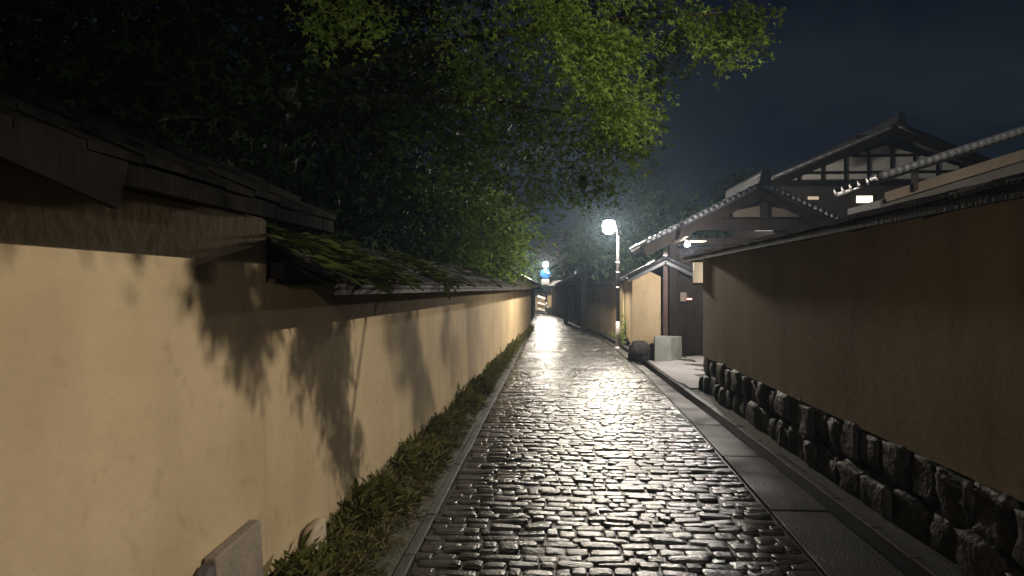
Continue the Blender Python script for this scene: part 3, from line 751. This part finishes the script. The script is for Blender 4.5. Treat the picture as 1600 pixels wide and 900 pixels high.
NY = 9.0
t = thing('side_house', 'dark house behind the near right wall with a lit tan strip under its sloping roof', 'house', (at(1500, 300, NY).x, NY, 0))
l = at(1372, 280, NY); r = at(1640, 193, NY)
mb = MB(); k = (r-l); r2 = l+k*1.9
tiled_plane(mb, (l.x, NY, l.z), (l.x, NY+1.3, l.z), (r2.x, NY, r2.z), (r2.x, NY+1.3, r2.z)); mb.build('roof', M['tile'], t, True)
q = MB(); n = 44
for i in range(n):
    c = l+(r2-l)*(i+.3)/n; q.tube([(c.x, NY-.12, c.z+.03), (c.x, NY+.2, c.z+.03)], .045, 10)
q.build('verge_tile_row', M['tile_edge'], t, True)
q = MB(); a = at(1385, 300, NY+.15); b = at(1640, 222, NY+.15); s2 = (b.z-a.z)/(b.x-a.x); xe = a.x+5
q.add([(a.x, NY+.15, a.z-.13), (xe, NY+.15, a.z-.13+5*s2), (xe, NY+.15, a.z+.03+5*s2), (a.x, NY+.15, a.z+.0), (a.x, NY+.2, a.z-.13), (xe, NY+.2, a.z-.13+5*s2), (xe, NY+.2, a.z+.03+5*s2), (a.x, NY+.2, a.z)],
      [(0, 1, 2, 3), (7, 6, 5, 4), (0, 4, 5, 1), (1, 5, 6, 2), (2, 6, 7, 3), (3, 7, 4, 0)])
q.build('plaster_strip', M['tan_dim'], t)
q = MB(); q.add([(a.x-.05, NY+.22, 0), (xe, NY+.22, 0), (xe, NY+.22, a.z-.1+5*s2), (a.x-.05, NY+.22, a.z-.1), (a.x-.05, NY+1.2, 0), (xe, NY+1.2, 0), (xe, NY+1.2, a.z-.1+5*s2), (a.x-.05, NY+1.2, a.z-.1)],
                [(0, 1, 2, 3), (7, 6, 5, 4), (0, 4, 5, 1), (1, 5, 6, 2), (2, 6, 7, 3), (3, 7, 4, 0)]); q.build('house_wall', M['house'], t)
q = MB(); c = at(1430, 275, NY+.1); q.box(c.x-.03, c.x+.03, NY+.08, NY+.14, c.z-.18, c.z+.1); q.build('bracket', M['wood'], t)
win(1408, 1418, 295, 297, NY+.2, M['window_dim'], t, False)

BY = 62
t = thing('tall_building', 'dark distant building with a thin pale roof edge behind the far trees', 'building', (at(880, 400, BY).x, BY, 0))
a = at(846, 362, BY); b = at(940, 362, BY)
q = MB(); q.box(a.x, b.x, BY, BY+8, 0, a.z); q.build('house_wall', M['house'], t)
q = MB(); q.box(a.x-.2, b.x+.2, BY-.2, BY+8.2, a.z+.002, a.z+.2); q.build('roof', M['ridge'], t)
t = thing('far_house', 'low tiled house roof seen over the left wall at the bend', 'house', (at(800, 430, 34).x, 34, 0))
a = at(760, 420, 34); b = at(838, 440, 34)
gable_roof(t, (at(842, 446, 34).x, at(842, 446, 34).z), (at(700, 446, 34).x, at(700, 446, 34).z), (at(770, 408, 34).x, at(770, 408, 34).z), 34, 40, verge=True)
q = MB(); q.box(at(710, 446, 34).x, at(832, 446, 34).x, 34.3, 39.8, 0, at(842, 446, 34).z); q.build('house_wall', M['house'], t)
# roof of a low gate over the bend
t = thing('gate_roof_shelter', 'little tiled gate roof between the dark posts at the bend', 'gate', (at(900, 450, 28.6).x, 28.6, 0))
l, a, r = at(868, 446, 28.6), at(905, 428, 28.6), at(948, 446, 28.6)
gable_roof(t, (l.x, l.z), (r.x, r.z), (a.x, a.z), 28.6, 31.5)

# ------------------------------------------------------------------ trees
def limbs(mb, base, tips, r0, rs, fork=.45):
    base = Vector(base)
    for tp in tips:
        tp = Vector(tp); mid = base.lerp(tp, fork)+Vector((rs.uniform(-.2, .2), rs.uniform(-.2, .2), (tp-base).length*.12))
        pts = []; rr = []
        for i in range(9):
            s = i/8; p = base*(1-s)**2+mid*2*s*(1-s)+tp*s*s
            pts.append(p); rr.append(r0*(1-s)**.8*.8+.008)
        mb.tube(pts, rr, 8)

def clump(c, rad, n, size, droop, out, lean=0):
    """leaves along little drooping twigs round a centre"""
    P, D, Z = out; c = Vector(c); nt_ = max(1, n//11)
    for k in range(nt_):
        while True:
            o = Vector((random.uniform(-1, 1), random.uniform(-1, 1), random.uniform(-1, 1)))
            if o.length < 1: break
        s = c+Vector((o.x*rad[0], o.y*rad[1], o.z*rad[2]))
        d = Vector((lean+o.x*.8+random.gauss(0, .4), o.y*.8+random.gauss(0, .4), -droop+random.gauss(0, .25))).normalized()
        for j in range(11):
            p = s+d*(j*size*.42)+Vector((random.gauss(0, 1), random.gauss(0, 1), random.gauss(0, .7)))*size*.55
            P.append(p[:]); D.append((d.x+random.gauss(0, .6), d.y+random.gauss(0, .6), d.z+random.gauss(0, .4))); Z.append(size*random.uniform(.65, 1.25))

def tree(name, label, cat, base, trunk_top, trunk_r, clumps, leaf, mats, tips=True, group=None, nl=16, lr=.3, seed=1):
    rs = random.Random(seed); base = Vector(base); tt = Vector(trunk_top)
    t = thing(name, label, cat, base, 0, group)
    mb = MB(); pts = []; rr = []
    for i in range(9):
        s = i/8; pts.append(base.lerp(tt, s)+Vector((math.sin(s*5+seed)*.08, math.cos(s*4+seed)*.08, 0))*(1 if 0 < i < 8 else .3)); rr.append(trunk_r*(1-.45*s)*(1.35 if i == 0 else 1))
    mb.tube(pts, rr, 12)
    cc = [c[0] for c in clumps]; limbs(mb, pts[-1]-Vector((0, 0, .1)), rs.sample(cc, min(nl, len(cc))), trunk_r*lr, rs)
    mb.build('trunk', M['bark'], t, True)
    P, D, Z, I = [], [], [], []
    for c in clumps:
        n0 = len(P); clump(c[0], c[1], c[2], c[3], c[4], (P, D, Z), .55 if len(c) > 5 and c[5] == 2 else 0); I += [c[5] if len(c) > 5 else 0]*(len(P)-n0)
    leaves_mesh('crown', np.array(P), np.array(Z), np.array(D), leaf, mats, t, np.array(I), 1.2)
    return t

# big maple over the lane; clumps by photo position and real distance
cl = []
def C(px, py, Y, rx, ry, rz, n, size, droop=.6, k=0): cl.append((at(px, py, Y), (rx, ry, rz), n, size, droop, k))
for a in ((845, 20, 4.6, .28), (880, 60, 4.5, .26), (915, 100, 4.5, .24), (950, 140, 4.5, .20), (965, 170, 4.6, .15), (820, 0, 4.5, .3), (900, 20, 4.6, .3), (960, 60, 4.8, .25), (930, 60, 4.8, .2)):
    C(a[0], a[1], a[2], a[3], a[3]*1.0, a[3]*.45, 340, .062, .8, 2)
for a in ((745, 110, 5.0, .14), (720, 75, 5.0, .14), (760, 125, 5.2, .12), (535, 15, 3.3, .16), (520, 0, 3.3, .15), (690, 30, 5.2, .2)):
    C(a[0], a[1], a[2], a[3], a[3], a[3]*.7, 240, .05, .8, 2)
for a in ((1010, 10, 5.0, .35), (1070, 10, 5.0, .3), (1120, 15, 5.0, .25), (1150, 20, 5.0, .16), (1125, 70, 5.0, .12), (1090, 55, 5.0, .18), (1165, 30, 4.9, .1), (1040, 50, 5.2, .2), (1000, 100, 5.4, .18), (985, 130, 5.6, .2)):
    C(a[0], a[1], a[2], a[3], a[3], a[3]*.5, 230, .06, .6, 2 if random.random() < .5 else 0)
for a in ((975, 190, 6.5, .2), (975, 215, 6.5, .2), (940, 200, 7, .5), (900, 180, 7, .6), (870, 140, 7, .7), (820, 180, 7.5, .8), (900, 250, 8, .45), (925, 285, 8, .2), (850, 270, 8, .5), (800, 240, 8, .6), (760, 200, 7.5, .8), (845, 300, 8.5, .25), (700, 230, 8, .9), (820, 60, 7, .9), (760, 130, 7, .8), (700, 130, 7, .8), (640, 220, 8, 1.), (720, 290, 9, .7)):
    C(a[0], a[1], a[2], a[3], a[3], a[3]*.6, int(650*max(.4, a[3])), .085, .55)
rs = random.Random(5)
for i in range(170):
    px = rs.uniform(-120, 640); py = rs.uniform(-260, 330)
    if px > 430 and py > 150: continue
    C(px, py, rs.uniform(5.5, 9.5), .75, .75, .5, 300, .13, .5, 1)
for i in range(70):
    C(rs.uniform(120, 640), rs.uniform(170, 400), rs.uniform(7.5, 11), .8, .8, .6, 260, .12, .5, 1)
for i in range(90):
    px, py = rs.uniform(180, 790), rs.uniform(40, 390)
    if px > 600 and py > 235: continue
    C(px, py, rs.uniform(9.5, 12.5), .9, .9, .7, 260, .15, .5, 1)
for i in range(40):
    C(rs.uniform(480, 1150), rs.uniform(-330, -20), rs.uniform(5.0, 8), .6, .6, .4, 190, .11, .5, 1)
tree('maple_tree', 'big maple spreading dark drooping branches over the lane from the left', 'tree', (-3.6, 7.0, 0), (-3.2, 6.6, 3.4), .26, cl, 'maple', [M['maple'], M['maple_dark'], M['maple_lit']], seed=2)

# lit shrubby tree behind the far left wall
cl = []
for i in range(60):
    px = rs.uniform(620, 800); py = rs.uniform(280, 425); Y = rs.uniform(11.5, 15.5)
    if px > 740+ (py-280)*.9: continue
    C(px, py, Y, .45, .45, .4, 170, .12, .35)
for a in ((790, 350, 14.5), (800, 385, 14.5), (785, 410, 14.5), (770, 330, 14.0), (800, 370, 14.8), (760, 300, 13.5), (780, 390, 15), (795, 410, 15)):
    C(a[0], a[1], a[2], .3, .35, .3, 240, .11, .5)
tree('broadleaf_tree', 'bushy bright green tree leaning over the left wall near the lamp', 'tree', (-2.6, 13.2, 0), (-2.3, 13.3, 2.2), .16, cl, 'leaf', [M['bush']], seed=3)

def far_tree(name, label, px, py, Y, wpx, hpx, m, n=3600, size=.28, seed=1, base_py=470):
    rs = random.Random(seed); global cl; cl = []
    for i in range(26):
        a = rs.uniform(0, 6.28); q = rs.random()**.5
        x = px+math.cos(a)*q*wpx*.8; y = py+math.sin(a)*q*hpx*.8
        r = wpx/F*Y*.34
        C(x, y, Y+rs.uniform(-1, 1)*wpx/F*Y*.8, r, r, r*.7, n//26, size, .3)
    b = at(px, 450, Y)
    return tree(name, label, 'tree', (b.x, Y, 0), (b.x, Y, at(px, py+hpx*.6, Y).z), .2, cl, 'leaf', [m], seed=seed)
far_tree('evergreen_tree', 'rounded dark green tree behind the nearer lamp and gate roof', 1050, 345, 27, 75, 55, M['ever'], 5200, .26, 11)
far_tree('evergreen_tree', 'green tree directly behind the nearer lamp globe', 965, 360, 25, 60, 70, M['ever'], 5200, .22, 12)
far_tree('evergreen_tree', 'green tree rising over the walls left of the nearer lamp', 925, 400, 36, 45, 50, M['ever'], 3600, .3, 13)
far_tree('tall_tree', 'tall thin dark tree top standing behind the lamp against the sky', 985, 275, 44, 38, 32, M['ever'], 1900, .34, 14)
far_tree('broadleaf_tree', 'small reddish brown tree behind the farther lamp', 862, 395, 48, 30, 26, M['brownleaf'], 2400, .34, 15)
far_tree('evergreen_tree', 'dim dark tree left of the farther lamp at the bend', 818, 420, 46, 30, 30, M['ever'], 1800, .34, 16)
far_tree('evergreen_tree', 'dark tree top peeping behind the gate roof ridge', 1160, 290, 30, 30, 20, M['ever'], 1500, .3, 17)

# small shrub behind the nearer lamp pole
cl = []; v = at(981, 508, 18.9)
for i in range(6): cl.append((Vector((v.x+rs.uniform(-.1, .1), 18.9+rs.uniform(-.15, .15), .2+.12*i)), (.13, .13, .12), 160, .07, .2, 0))
tree('shrub', 'small green shrub squeezed between the lamp pole and the pale wall end', 'shrub', (v.x, 18.9, 0), (v.x, 18.9, .5), .03, cl, 'leaf', [M['bush']], seed=6)

# drooping tree behind the right wall, outside the picture: its branches throw the leaf shadows on the left wall
fl = Vector((fx, fy, fz)); cl = []
def shadow(px, py, t_, r, n):
    if px > 600: t_ = .22
    """a spray that hangs in the light's way to the wall"""
    d = at(px, py, 1.0)-Vector((0, 0, EYE)); d = Vector((d.x, 1, d.z)); s = -1.50/(d.x-.025)   # where the line of sight meets the wall face
    wv = Vector((0, 0, EYE))+d*s
    p = fl.lerp(wv, t_); cl.append((p, (r, r, r*1.5), n, .03, 1.0, 0))
for a in ((330, 385, .06), (345, 410, .06), (360, 440, .055), (375, 470, .045), (388, 500, .035), (398, 525, .02), (410, 420, .05), (375, 400, .07), (420, 455, .04),
          (480, 470, .08), (505, 490, .09), (535, 470, .08), (500, 540, .07), (510, 600, .06), (525, 560, .06), (535, 640, .05), (525, 660, .04), (545, 690, .035), (550, 725, .02), (560, 670, .025), (470, 540, .05), (540, 540, .05),
          (640, 500, .045), (650, 540, .04), (662, 580, .03), (672, 605, .02), (700, 490, .04), (712, 530, .03), (745, 490, .04), (752, 510, .025), (620, 490, .03)):
    shadow(a[0], a[1], .46, a[2]*.50, int(6500*a[2]))
for i in range(26):                                  # higher sprays that keep the light off the near roof
    tg = Vector((rs.uniform(-2.1, -1.3), rs.uniform(-.6, 3.3), rs.uniform(2.12, 2.3))); cl.append((fl.lerp(tg, .44), (.16, .2, .05), 120, .05, .0, 0))
tree('weeping_tree', 'small drooping tree in the yard behind the near right wall', 'tree', (5.5, 4.5, 0), (4.2, 3.3, 5.7), .12, cl, 'leaf', [M['maple_dark']], nl=4, lr=.02, seed=9)

# ------------------------------------------------------------------ haze volume added to stand in for lens glow round the lamps
m = bpy.data.materials.new('glow_haze'); m.use_nodes = True; n = m.node_tree.nodes; n.remove(n['Principled BSDF'])
v = n.new('ShaderNodeVolumePrincipled'); v.inputs['Color'].default_value = (.55, .74, 1, 1); v.inputs['Density'].default_value = HAZE; v.inputs['Anisotropy'].default_value = .6
m.node_tree.links.new(v.outputs[0], n['Material Output'].inputs['Volume'])
b = MB(); b.box(-40, 40, -12, 85, -1.2, 14)
tag(b.build('haze', m), kind='stuff')
